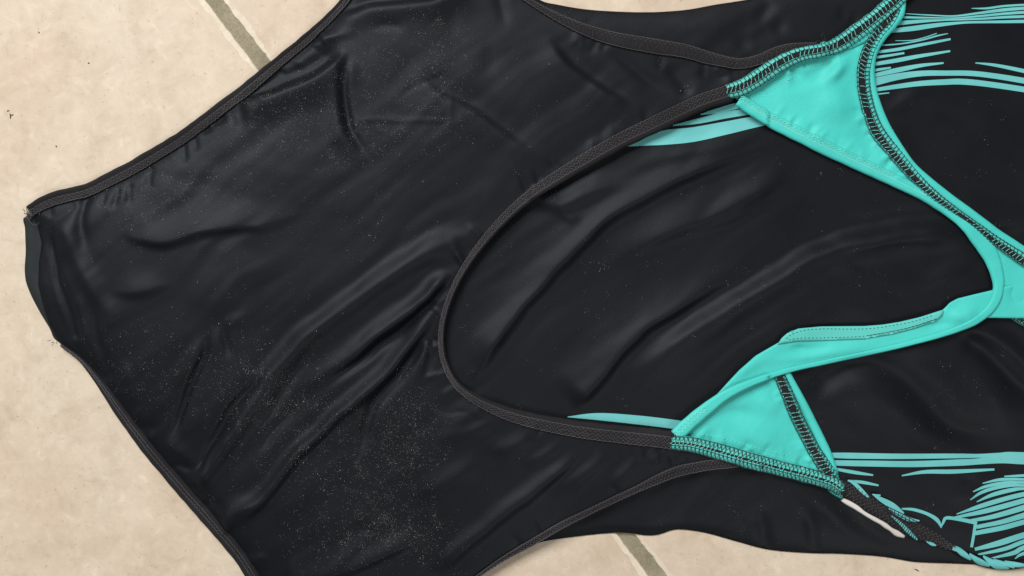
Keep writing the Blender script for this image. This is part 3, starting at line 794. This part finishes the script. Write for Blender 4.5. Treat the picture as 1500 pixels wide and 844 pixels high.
# ------------------------------------------------------------------ turquoise straps
a_folds = Folds(puckers(SEAM_A[:8], 10, 22, 14, 0.45, 3.2, 1) + puckers(NECK[:5], -9, 20, 12, 0.35, 3.5, 2) + puckers(OVER_A[4:11], 8, 18, 10, 0.35, 3.2, 3) + [
    ([(1222, 78), (1208, 100), (1180, 118), (1150, 134)], -0.7, 8, 8, {'e': (0.1, 0.4)}),
    ([(1236, 82), (1222, 108), (1196, 132)], 1.2, 8, 8), ([(1180, 170), (1220, 160), (1250, 150)], 1.0, 18, 16), ([(1210, 110), (1200, 118), (1180, 124)], -0.35, 4, 4),
    ([(1230, 195), (1262, 205), (1290, 235)], -0.8, 12, 12),
])
def zA(Q):
    return zlow(Q) * 0.6 + 4.2 + 2.3 * a_folds(Q) + 0.22 * vnoise(Q, 25, 7)
A_OUT = [(1062, 132), (1097, 122), (1135, 99), (1166, 86), (1198, 80), (1224, 70), (1245, 56), (1268, 40), (1290, 22), (1308, 4), (1320, 4), (1320, 14), (1308, 34), (1296, 48), (1286, 62), (1278, 82), (1275, 103), (1276, 122), (1280, 142), (1290, 172), (1302, 198), (1330, 238), (1358, 264), (1390, 289), (1420, 312), (1450, 334), (1500, 369), (1560, 405), (1560, 470), (1500, 466), (1452, 446), (1450, 400), (1444, 372), (1430, 350), (1395, 322), (1350, 293), (1300, 266), (1225, 231), (1150, 193), (1112, 172), (1076, 149)]
yoke_a = panel('strap_panel', np.array(A_OUT, float), zA, M_TEAL, swim, spacing=3.6, thick=0.0005)
yoke_a['label'] = 'turquoise strap panel joined to the upper corner of the back opening'

b_folds = Folds(puckers(SEAM_B[:6], -10, 20, 14, 0.45, 3.2, 4) + puckers(OVER_B, 9, 16, 9, 0.35, 3.2, 5) + [
    ([(1040, 606), (1080, 602), (1120, 612)], -0.7, 9, 9), ([(1060, 625), (1110, 640), (1150, 655)], 0.9, 16, 16), ([(1095, 580), (1120, 590), (1140, 610)], 0.6, 12, 12),
])
def zB(Q): return zlow(Q) * 0.6 + 3.6 + 2.3 * b_folds(Q) + 0.2 * vnoise(Q, 25, 8)
B_OUT = [(978, 640), (990, 628), (1020, 604), (1055, 572), (1100, 548), (1150, 536), (1156, 552), (1168, 575), (1186, 608), (1203, 645), (1221, 688), (1226, 704), (1200, 702), (1160, 690), (1120, 680), (1080, 670), (1040, 660), (1005, 652)]
yoke_b = panel('strap_panel', np.array(B_OUT, float), zB, M_TEAL, swim, spacing=3.6, thick=0.0005)
yoke_b['label'] = 'turquoise strap panel joined to the lower corner of the back opening'

# connecting strap that twists under the neck binding and runs out to the right
c_folds = Folds([
    ([(1130, 510), (1165, 512), (1220, 506)], -0.8, 5, 6), ([(1110, 530), (1160, 522), (1220, 514), (1300, 500)], 0.8, 8, 8), ([(1372, 462), (1400, 462), (1430, 452)], 1.4, 8, 12, {'v': 0.5}),
    ([(1474, 404), (1488, 424), (1470, 450)], -1.2, 9, 9), ([(1478, 396), (1500, 404)], -1.0, 5, 5), ([(1150, 506), (1180, 508)], -0.5, 3, 3), ([(1340, 480), (1390, 470)], -0.6, 5, 5),
    ([(1060, 565), (1090, 540), (1130, 516)], 0.6, 6, 8),
])
def zC(Q): return zlow(Q) * 0.5 + 5.4 + 2.0 * c_folds(Q) + 0.12 * vnoise(Q, 22, 9)
C_OUT = [(1000, 614), (1040, 582), (1052, 570), (1078, 541), (1102, 520), (1132, 503), (1150, 492), (1200, 486), (1260, 485), (1310, 477), (1360, 462), (1374, 453), (1384, 443), (1396, 437), (1420, 431), (1450, 424), (1500, 410), (1560, 400), (1560, 470), (1500, 466), (1434, 465), (1416, 474), (1387, 485), (1331, 502), (1274, 517), (1200, 531), (1150, 541), (1100, 558), (1060, 577), (1030, 598), (1005, 620)]
strap_c = panel('cross_strap', np.array(C_OUT, float), zC, M_TEAL, swim, spacing=3.6, thick=0.0005)

FACE = [(1134, 503), (1140, 494), (1148, 487), (1164, 480.5), (1197, 477.5), (1259, 477), (1285, 475), (1310, 471), (1340, 464), (1374, 453), (1372, 462), (1362, 470), (1331, 480.5), (1302, 488), (1259, 495.5), (1197, 498), (1160, 499)]
def zF(Q):
    d, _, _ = dist_poly(Q, np.array(FACE[:10], float))
    return zC(Q) + 0.5 + 0.5 * (1 - np.exp(-d / 3)) * np.exp(-d / 14)
facing = panel('strap_facing', np.array(FACE, float), zF, M_FACING, strap_c, spacing=3, thick=0.0004)
S1 = [(1146, 495, 1), (1154, 489, 1), (1170, 483.5, 1), (1197, 481, 1), (1259, 481, 1), (1300, 476, 1), (1335, 469, 1), (1362, 460, 1)]
S2 = [(1150, 497, 1), (1165, 494.5, 1), (1197, 494, 1), (1259, 491.5, 1), (1302, 484, 1), (1331, 477, 1), (1364, 466.5, 1)]
tubes('stitching', dashes(S1, 0, zF, 0.12, 3.2, 2.4) + dashes(S2, 0, zF, 0.12, 3.6, 2.0), 0.00013, M_DARKTHREAD, facing, sides=4, kind='stuff')
crease = np.array([(1262, 491), (1302, 484.3), (1331, 477.4), (1364, 466.8)])
cr = resample(spline(crease, 3), 4)
tubes('seam_thread', [np.column_stack([cr, zF(cr) + 0.1])], 0.00012, M_DARKTHREAD, facing, sides=4)

def zneck(Q):
    za = zA(Q); zb = np.maximum(zB(Q), zC(Q))
    t = sstep((Q[:, 1] - 380) / 60.0)
    return np.where(Q[:, 0] < 1120, np.maximum(za * (1 - t) + zb * t, zup(Q)), za * (1 - t) + zb * t)
neck = strip('neck_binding', NECK, zneck, M_TEAL, swim, lift=0.35, thick=1.2, prof=5.0, nu=12, ripple=0.04, bottom=0.8)
tubes('stitching', zigzag_rows(NECK[:5], [(0.0, -0.4), (-0.4, -0.78)], zneck, pitch=6.0, lift=1.6, jit=0.2)
      + zigzag_rows(NECK[-3:], [(-0.2, 0.25), (0.25, 0.78)], zneck, pitch=6.0, lift=1.6, jit=0.2)
      + [running(NECK[:6], 0.05, zneck, lift=1.55)], 0.00025, M_TEALTHREAD, neck, sides=4, kind='stuff')
# faint topstitch rows beside the seams
tubes('topstitch', dashes([(1108, 140, 1), (1135, 122, 1), (1165, 106, 1), (1200, 97, 1), (1224, 88, 1)], 0, zA, 0.15)
      + dashes([(1114, 144, 1), (1138, 128, 1), (1166, 112, 1)], 0, zA, 0.15), 0.00016, M_TEALTHREAD, yoke_a, sides=4, kind='stuff')
tubes('topstitch', dashes([(1014, 632, 1), (1060, 641, 1), (1110, 655, 1), (1160, 668, 1), (1188, 676, 1)], 0, zB, 0.15), 0.00016, M_TEALTHREAD, yoke_b, sides=4, kind='stuff')

# edge bindings beside the overlocked edges
EDGE_A = [(1318, 8, 3), (1312, 26, 6), (1300, 42, 6.5), (1286, 58, 6.5), (1274, 80, 6), (1270, 103, 5.5), (1271, 124, 5.5), (1276, 146, 5.5), (1285, 173, 6), (1298, 200, 6), (1325, 240, 6), (1352, 266, 6), (1384, 292, 6.5), (1414, 314, 6.5), (1446, 338, 6.5), (1474, 357, 6.5), (1500, 374, 6.5), (1560, 410, 6.5)]
EDGE_B = [(1146, 540, 5), (1154, 556, 5.5), (1172, 590, 6), (1190, 626, 6.5), (1206, 660, 6.5), (1216, 686, 5.5), (1221, 697, 3)]
strip('edge_binding', EDGE_A, zA, M_TEAL, yoke_a, lift=0.3, thick=1.2, prof=2.6)
strip('edge_binding', EDGE_B, zB, M_TEAL, yoke_b, lift=0.3, thick=1.2, prof=2.6)
strip('folded_end', [(1236, 72, 5), (1262, 58, 7), (1280, 47, 6), (1291, 38, 4)], zA, M_TEAL, yoke_a, lift=0.6, thick=0.8)

def overlock(path, zf, parent, lift=0.5, thick=1.0, pitch=6.0, dark=(-0.35, 0.35), base=M_FACING, r=0.00019, ladders=((-1.0, 1.0),), centre_w=0.4, centre_u=0.0, lines=(-0.95, -0.4, 0.4, 0.95), two=True):
    o = strip('overlock_seam', path, zf, base, parent, lift=lift, thick=thick, prof=4, ripple=0.08, bottom=1.0)
    P = np.array(path, float)
    Ps = resample(spline(P, 3), 4)
    T, Nn = normals2(Ps)
    cpath = np.column_stack([Ps[:, :2] + (centre_u * Ps[:, 2])[:, None] * Nn, Ps[:, 2] * centre_w])
    c = strip('elastic_core', cpath[::2], zf, M_ELASTIC, o, lift=lift + thick * 0.75, thick=0.5, ripple=0.15)
    L = []
    zt = lift + thick + 0.22
    for (u0, u1) in ladders: L += ladder(path, u0, u1, zf, pitch=pitch, lift=zt + 0.12, thick=0.35)
    for u in lines: L.append(running(path, u, zf, lift=zt - (0.25 if abs(u) > 0.8 else 0), wob=0.7, pitch=pitch))
    if two: L += zigzag_rows(path, [(-0.92, -0.35), (0.35, 0.92)], zf, pitch=pitch, lift=zt - 0.05, jit=0.3)
    tubes('stitching', L, r, M_DARKTHREAD, o, sides=4, kind='stuff')
    pale = ladder(path, centre_u - centre_w * 0.9, centre_u + centre_w * 0.9, zf, pitch=pitch * 0.97, lift=zt + 0.10, slant=-0.25, thick=0.15)
    tubes('pale_stitching', [q for q in pale if rng.random() < 0.85], r * 0.8, M_TEALTHREAD, o, sides=4, kind='stuff')
    return o
def zAs(Q): return np.where(Q[:, 0] < 1205, np.maximum(zA(Q), zup(Q)), zA(Q))
def zBs(Q): return np.where(Q[:, 0] < 1110, np.maximum(zB(Q), zup(Q)), zB(Q))
overlock(SEAM_A, zAs, yoke_a, lift=0.9, thick=1.2, pitch=6.4, two=False, ladders=((-1.0, 1.0),), centre_w=0.42, centre_u=-0.05)
overlock(OVER_A, zA, yoke_a, lift=0.5, thick=1.0, pitch=6.2, two=False, centre_w=0.5, centre_u=0.2, lines=(-0.95, -0.3, 0.7, 0.95))
overlock(SEAM_B, zBs, yoke_b, lift=0.9, thick=1.2, pitch=6.0, two=True, centre_w=0.2, centre_u=-0.05, ladders=((-1.0, 0.05), (-0.05, 1.0)), lines=(-0.95, -0.05, 0.3, 0.95))
overlock(OVER_B, zB, yoke_b, lift=0.5, thick=1.0, pitch=6.2, two=True, centre_w=0.6, centre_u=0.05)
# overlocked corner of the far strap, lower right
def zD(Q): return zlow(Q) * 0.5 + 3.4
D_OUT = [(1462, 460), (1500, 455), (1570, 470), (1575, 510), (1540, 500), (1500, 480), (1484, 470)]
far = panel('strap_end', np.array(D_OUT, float), zD, M_TEAL, swim, spacing=4, thick=0.0005)
overlock([(1474, 461, 4), (1490, 469, 6), (1508, 477, 8), (1560, 500, 9)], zD, far, lift=0.4, thick=0.9, pitch=5.0, centre_w=0.3)

# ------------------------------------------------------------------ side seam at the lower right
SIDE_SEAM = [(1214, 700, 8), (1230, 712, 11), (1248, 722, 13), (1268, 735, 13), (1292, 750, 12), (1318, 764, 14), (1340, 776, 14), (1360, 784, 11), (1378, 794, 8), (1394, 802, 5)]
def zs(Q): return zlow(Q) + 0.4
side = strip('side_seam', SIDE_SEAM, zs, M_ELASTIC, swim, lift=0.3, thick=1.4, prof=3, ripple=0.08)
tubes('stitching', zigzag_rows(SIDE_SEAM, [(-0.75, -0.3), (-0.3, 0.2), (0.2, 0.75)], zs, pitch=6.6, lift=1.72, jit=0.6), 0.00030, M_THREAD, side, sides=4, kind='stuff')
def zside(Q): return zs(Q) + 1.65
TRI = [
    [(1237, 700.5, .6), (1247, 706, 2.6), (1258, 717, 2.6), (1267, 725.5, 1.2)],
    [(1273, 721.5, .6), (1286, 729, 3.4), (1302, 738, 4.4), (1318, 749, 1.5)],
    [(1296, 742, 1.2), (1312, 751, 2.6), (1328, 758, 3.0), (1341, 759.5, .8)],
    [(1300, 752, 1.0), (1314, 764, 2.2), (1326, 776, 2.8), (1339, 788, 1.0)],
    [(1272, 721, .8), (1284, 722.6, 1.2)],
    [(1352, 790, .8), (1360, 794, 2.4), (1366, 796, .8)],
]
for k, t in enumerate(TRI): stripe(t, k, zside, side)
tubes('overlock_thread', ladder([(1294, 741, 3), (1312, 752, 4.5), (1332, 762, 4)], -1, 1, zside, pitch=6, lift=0.5)
      + ladder([(1298, 750, 2), (1314, 765, 4), (1338, 788, 3)], -1, 1, zside, pitch=3.6, lift=0.5)
      + [running([(1292, 741, 3), (1312, 752, 4.5), (1336, 764, 4)], u, zside, lift=0.45) for u in (-0.9, 0.0, 0.9)], 0.0002, M_DARKTHREAD, side, sides=4, kind='stuff')
strip('corner_turn', [(1204, 706, 3), (1216, 716, 5), (1229, 726, 3)], zs, M_TEAL, side, lift=0.9, thick=1.0)
tubes('corner_thread', ladder([(1204, 706, 3), (1216, 716, 5), (1229, 726, 3)], -1, 1, zs, pitch=3.4, lift=2.1), 0.00018, M_DARKTHREAD, side, sides=4, kind='stuff')
strip('white_tape', [(1229, 729, 2.2), (1238, 734, 3.4), (1249, 740, 3.8), (1263, 750, 3.6), (1277, 758, 2.6), (1288, 764, 2.6), (1298, 771, 3.4), (1310, 779, 3.8), (1321, 784, 3.0)], zs, M_WHITE, side, lift=0.7, thick=0.9, prof=4, ripple=0.5)

# twisted printed edge at the very end of the seam
ROPE = [(1386, 798, 4), (1400, 806, 6), (1416, 814, 7), (1434, 820, 8), (1454, 825, 8), (1476, 827, 7), (1500, 824, 6.5), (1540, 814, 6), (1590, 800, 5)]
def zr(Q): return np.maximum(zlow(Q), 1.2)
rope = strip('twisted_edge', ROPE, zr, M_BLACK, swim, lift=0.2, thick=2.4, prof=2.0, nu=12, bottom=1.0)
RC = resample(spline(ROPE, 3), 5)
def zrope(Q):
    d, _, a = dist_poly(Q, RC[:, :2])
    hw = np.interp(a, np.linspace(0, 1, len(RC)), RC[:, 2])
    u = np.clip(d / hw, 0, 1)
    return zr(Q) + 0.2 + 2.4 * (1 - u ** 2)
for k, t in enumerate([
    [(1390, 800, 2.4), (1398, 802, 3.0), (1406, 808, 3.6), (1415, 815, 2.2), (1418, 818, .8)],
    [(1416, 809, 1.2), (1424, 816, 3.0), (1434, 822, 3.6), (1446, 827, 1.4)],
    [(1437, 813, 1.2), (1446, 820, 3.4), (1458, 827, 4.2), (1474, 831, 1.2)],
    [(1452, 818, 1.0), (1466, 823, 2.0), (1482, 829, 1.6)],
    [(1468, 821, 1.2), (1482, 824.5, 2.8), (1496, 826, 2.2), (1506, 826, .8)],
    [(1500, 819, 1.2), (1520, 820, 2.8), (1540, 816, 1.2)],
]): stripe([(a, b, c * 1.22) for a, b, c in t], k, zrope, rope)

# ------------------------------------------------------------------ loose thread ends, frayed corners
def whisk(cx, cy, n, zf, length, spread, base_ang):
    out = []
    for i in range(n):
        a = base_ang + rng.uniform(-spread, spread); L = length * rng.uniform(0.5, 1.1)
        p0 = np.array([cx, cy]) + rng.normal(0, 3.0, 2)
        bend = rng.uniform(-0.6, 0.6)
        pts = [p0 + L * t * np.array([math.cos(a + bend * t), math.sin(a + bend * t)]) for t in (0, 0.35, 0.7, 1.0)]
        pts = np.array(pts)
        out.append(np.column_stack([pts, zf(pts) + rng.uniform(0.6, 1.6)]))
    return out
tubes('frayed_thread', whisk(48, 314, 40, zup, 6.0, 2.2, math.pi * 0.85), 0.00020, M_THREAD, swim, sides=4, kind='stuff')
tubes('frayed_thread', whisk(85, 498, 5, zup, 5, 1.2, math.pi * 0.8), 0.00012, M_ELASTIC, swim, sides=4, kind='stuff')
loop = np.array([(44, 312), (46, 320), (51, 328), (57, 331), (62, 327)], float); loop = resample(spline(loop, 2), 2)
tubes('thread_loop', [np.column_stack([loop, zup(loop) + 2.2])], 0.00022, M_WHITE if False else M_THREAD, swim, sides=5)
tubes('frayed_thread', whisk(1200, 66, 9, zA, 8, 1.2, -math.pi * 0.6), 0.0002, M_DARKTHREAD, yoke_a, sides=4, kind='stuff')
strip('pale_thread_end', [(1056, 127, 1.2), (1061, 129, 2.0), (1067, 132, 1.0)], zA, M_WHITE, yoke_a, lift=1.6, thick=0.6)
strip('turquoise_tuft', [(1194, 71, 1.5), (1200, 69, 3), (1208, 68, 2)], zA, M_TEAL, yoke_a, lift=2.0, thick=0.6)

# ------------------------------------------------------------------ sand grains on the fabric
blobs = [(265, 280, 75, 26, 260), (215, 300, 40, 28, 90), (430, 165, 55, 30, 300), (380, 190, 50, 28, 140), (520, 200, 40, 30, 150), (545, 120, 60, 45, 220), (600, 60, 60, 35, 150), (640, 105, 25, 45, 200), (650, 170, 22, 35, 70), (590, 185, 60, 20, 100),
         (215, 535, 45, 40, 170), (310, 545, 50, 45, 150), (400, 560, 45, 45, 240), (450, 620, 50, 45, 260), (370, 620, 50, 60, 140), (600, 640, 28, 50, 420), (560, 690, 40, 45, 220), (500, 690, 45, 40, 160), (575, 770, 50, 20, 320), (520, 800, 50, 25, 160), (640, 790, 30, 30, 60), (470, 760, 50, 30, 70), (420, 290, 120, 60, 90), (560, 600, 40, 40, 110),
         (330, 330, 200, 120, 90), (500, 500, 250, 200, 130), (700, 150, 120, 90, 60), (1050, 350, 250, 150, 90), (1380, 580, 70, 45, 45), (1150, 760, 90, 25, 35), (1420, 220, 90, 80, 40), (900, 450, 150, 100, 70), (880, 388, 12, 10, 12), (1300, 470, 150, 200, 60), (860, 480, 20, 20, 12)]
pts = []
for cx, cy, sx, sy, n in blobs:
    c = np.column_stack([rng.normal(cx, sx * 0.9, n), rng.normal(cy, sy * 0.9, n)])
    for p in c:                                     # grains gather in small clumps
        k = 1 + rng.poisson(6.5)
        pts.append(p + rng.normal(0, 3.5, (k, 2)))
pts = np.vstack(pts)
pts = pts[rng.random(len(pts)) < 0.35 + 0.65 * sstep(vnoise(pts, 16, 77) * 1.3 + 0.4)]
on_up = inside(pts, UP_OUT)
on_low = inside(pts, LOW_OUT)
teal_hit = inside(pts, np.array(A_OUT, float)) | inside(pts, np.array(B_OUT, float)) | inside(pts, np.array(C_OUT, float))
ok = (on_up | on_low) & ~teal_hit & (pts[:, 0] < 1600)
pts = pts[ok]; on_up = on_up[ok]
z = np.where(on_up, zup(pts), zlow(pts))
V = []; F = []
for (p, zz) in zip(pts, z):
    r = min(0.00026, 0.000045 + rng.exponential(0.000036))
    c = np.array([*wx(p), zz * 0.001 + r * 0.5])
    q = rng.normal(0, 1, (3, 3)); q, _ = np.linalg.qr(q)
    ax = [q[0] * r * rng.uniform(0.7, 1.2), q[1] * r * rng.uniform(0.7, 1.2), q[2] * r * rng.uniform(0.6, 1.0)]
    b = len(V)
    for a in ax: V += [c + a, c - a]
    for s0 in (0, 1):
        for s1 in (2, 3):
            for s2 in (4, 5): F.append((b + s0, b + s1, b + s2))
sand = link('sand', V, F, M_SAND, None, smooth=False)
tag(sand, 'fine pale sand grains sprinkled over the black fabric of the swimsuit', 'sand', kind='stuff')

# ------------------------------------------------------------------ crumbs of dirt on the tiles
def crumb(label, chunks):
    V = []; F = []
    for (px, py, l, w, ang) in chunks:
        n, m = 8, 5
        b = len(V)
        for i in range(m):
            t = i / (m - 1) * 2 - 1
            rr = math.sqrt(max(0.02, 1 - t * t))
            for k in range(n):
                a = 2 * math.pi * k / n
                j = rng.uniform(0.75, 1.2)
                lx = t * l; ly = rr * w * math.cos(a) * j + 0.35 * l * t * t * 0.5; lz = max(rr * w * math.sin(a) * j * 0.6 + w * 0.5, 0.02)
                X = px + lx * math.cos(ang) - ly * math.sin(ang); Y = py + lx * math.sin(ang) + ly * math.cos(ang)
                V.append((*wx(np.array([X, Y])), lz * S))
        for i in range(m - 1):
            for k in range(n):
                k2 = (k + 1) % n
                F.append((b + i * n + k, b + i * n + k2, b + (i + 1) * n + k2, b + (i + 1) * n + k))
        F.append(tuple(b + k for k in range(n))[::-1]); F.append(tuple(b + (m - 1) * n + k for k in range(n)))
    o = link('dirt_crumb', V, F, M_DIRT)
    tag(o, label, 'dirt', 'dirt specks on the tiles')
crumb('hooked dark crumb of dirt on the tile near the left edge of the photo', [(15.5, 170, 4.2, 0.9, 1.5), (18, 168.5, 2.4, 0.8, -0.2)])
crumb('small flat dark speck just above the hooked crumb at the left edge', [(12, 162.5, 2.2, 0.8, -0.2)])
crumb('single dark speck on the tile between the hooked crumb and the leg opening', [(82.5, 214.5, 1.6, 0.9, 1.3)])
crumb('tiny dark speck on the beige tile high in the upper left', [(130, 92.5, 1.4, 1.0, 0.4)])
crumb('tiny brown speck on the beige tile nearest the top left corner', [(57, 47.5, 1.6, 0.9, 0.9)])
crumb('thin curved dark crumb on the tile below the swimsuit at bottom right', [(1343, 835, 4.2, 0.8, 0.5)])
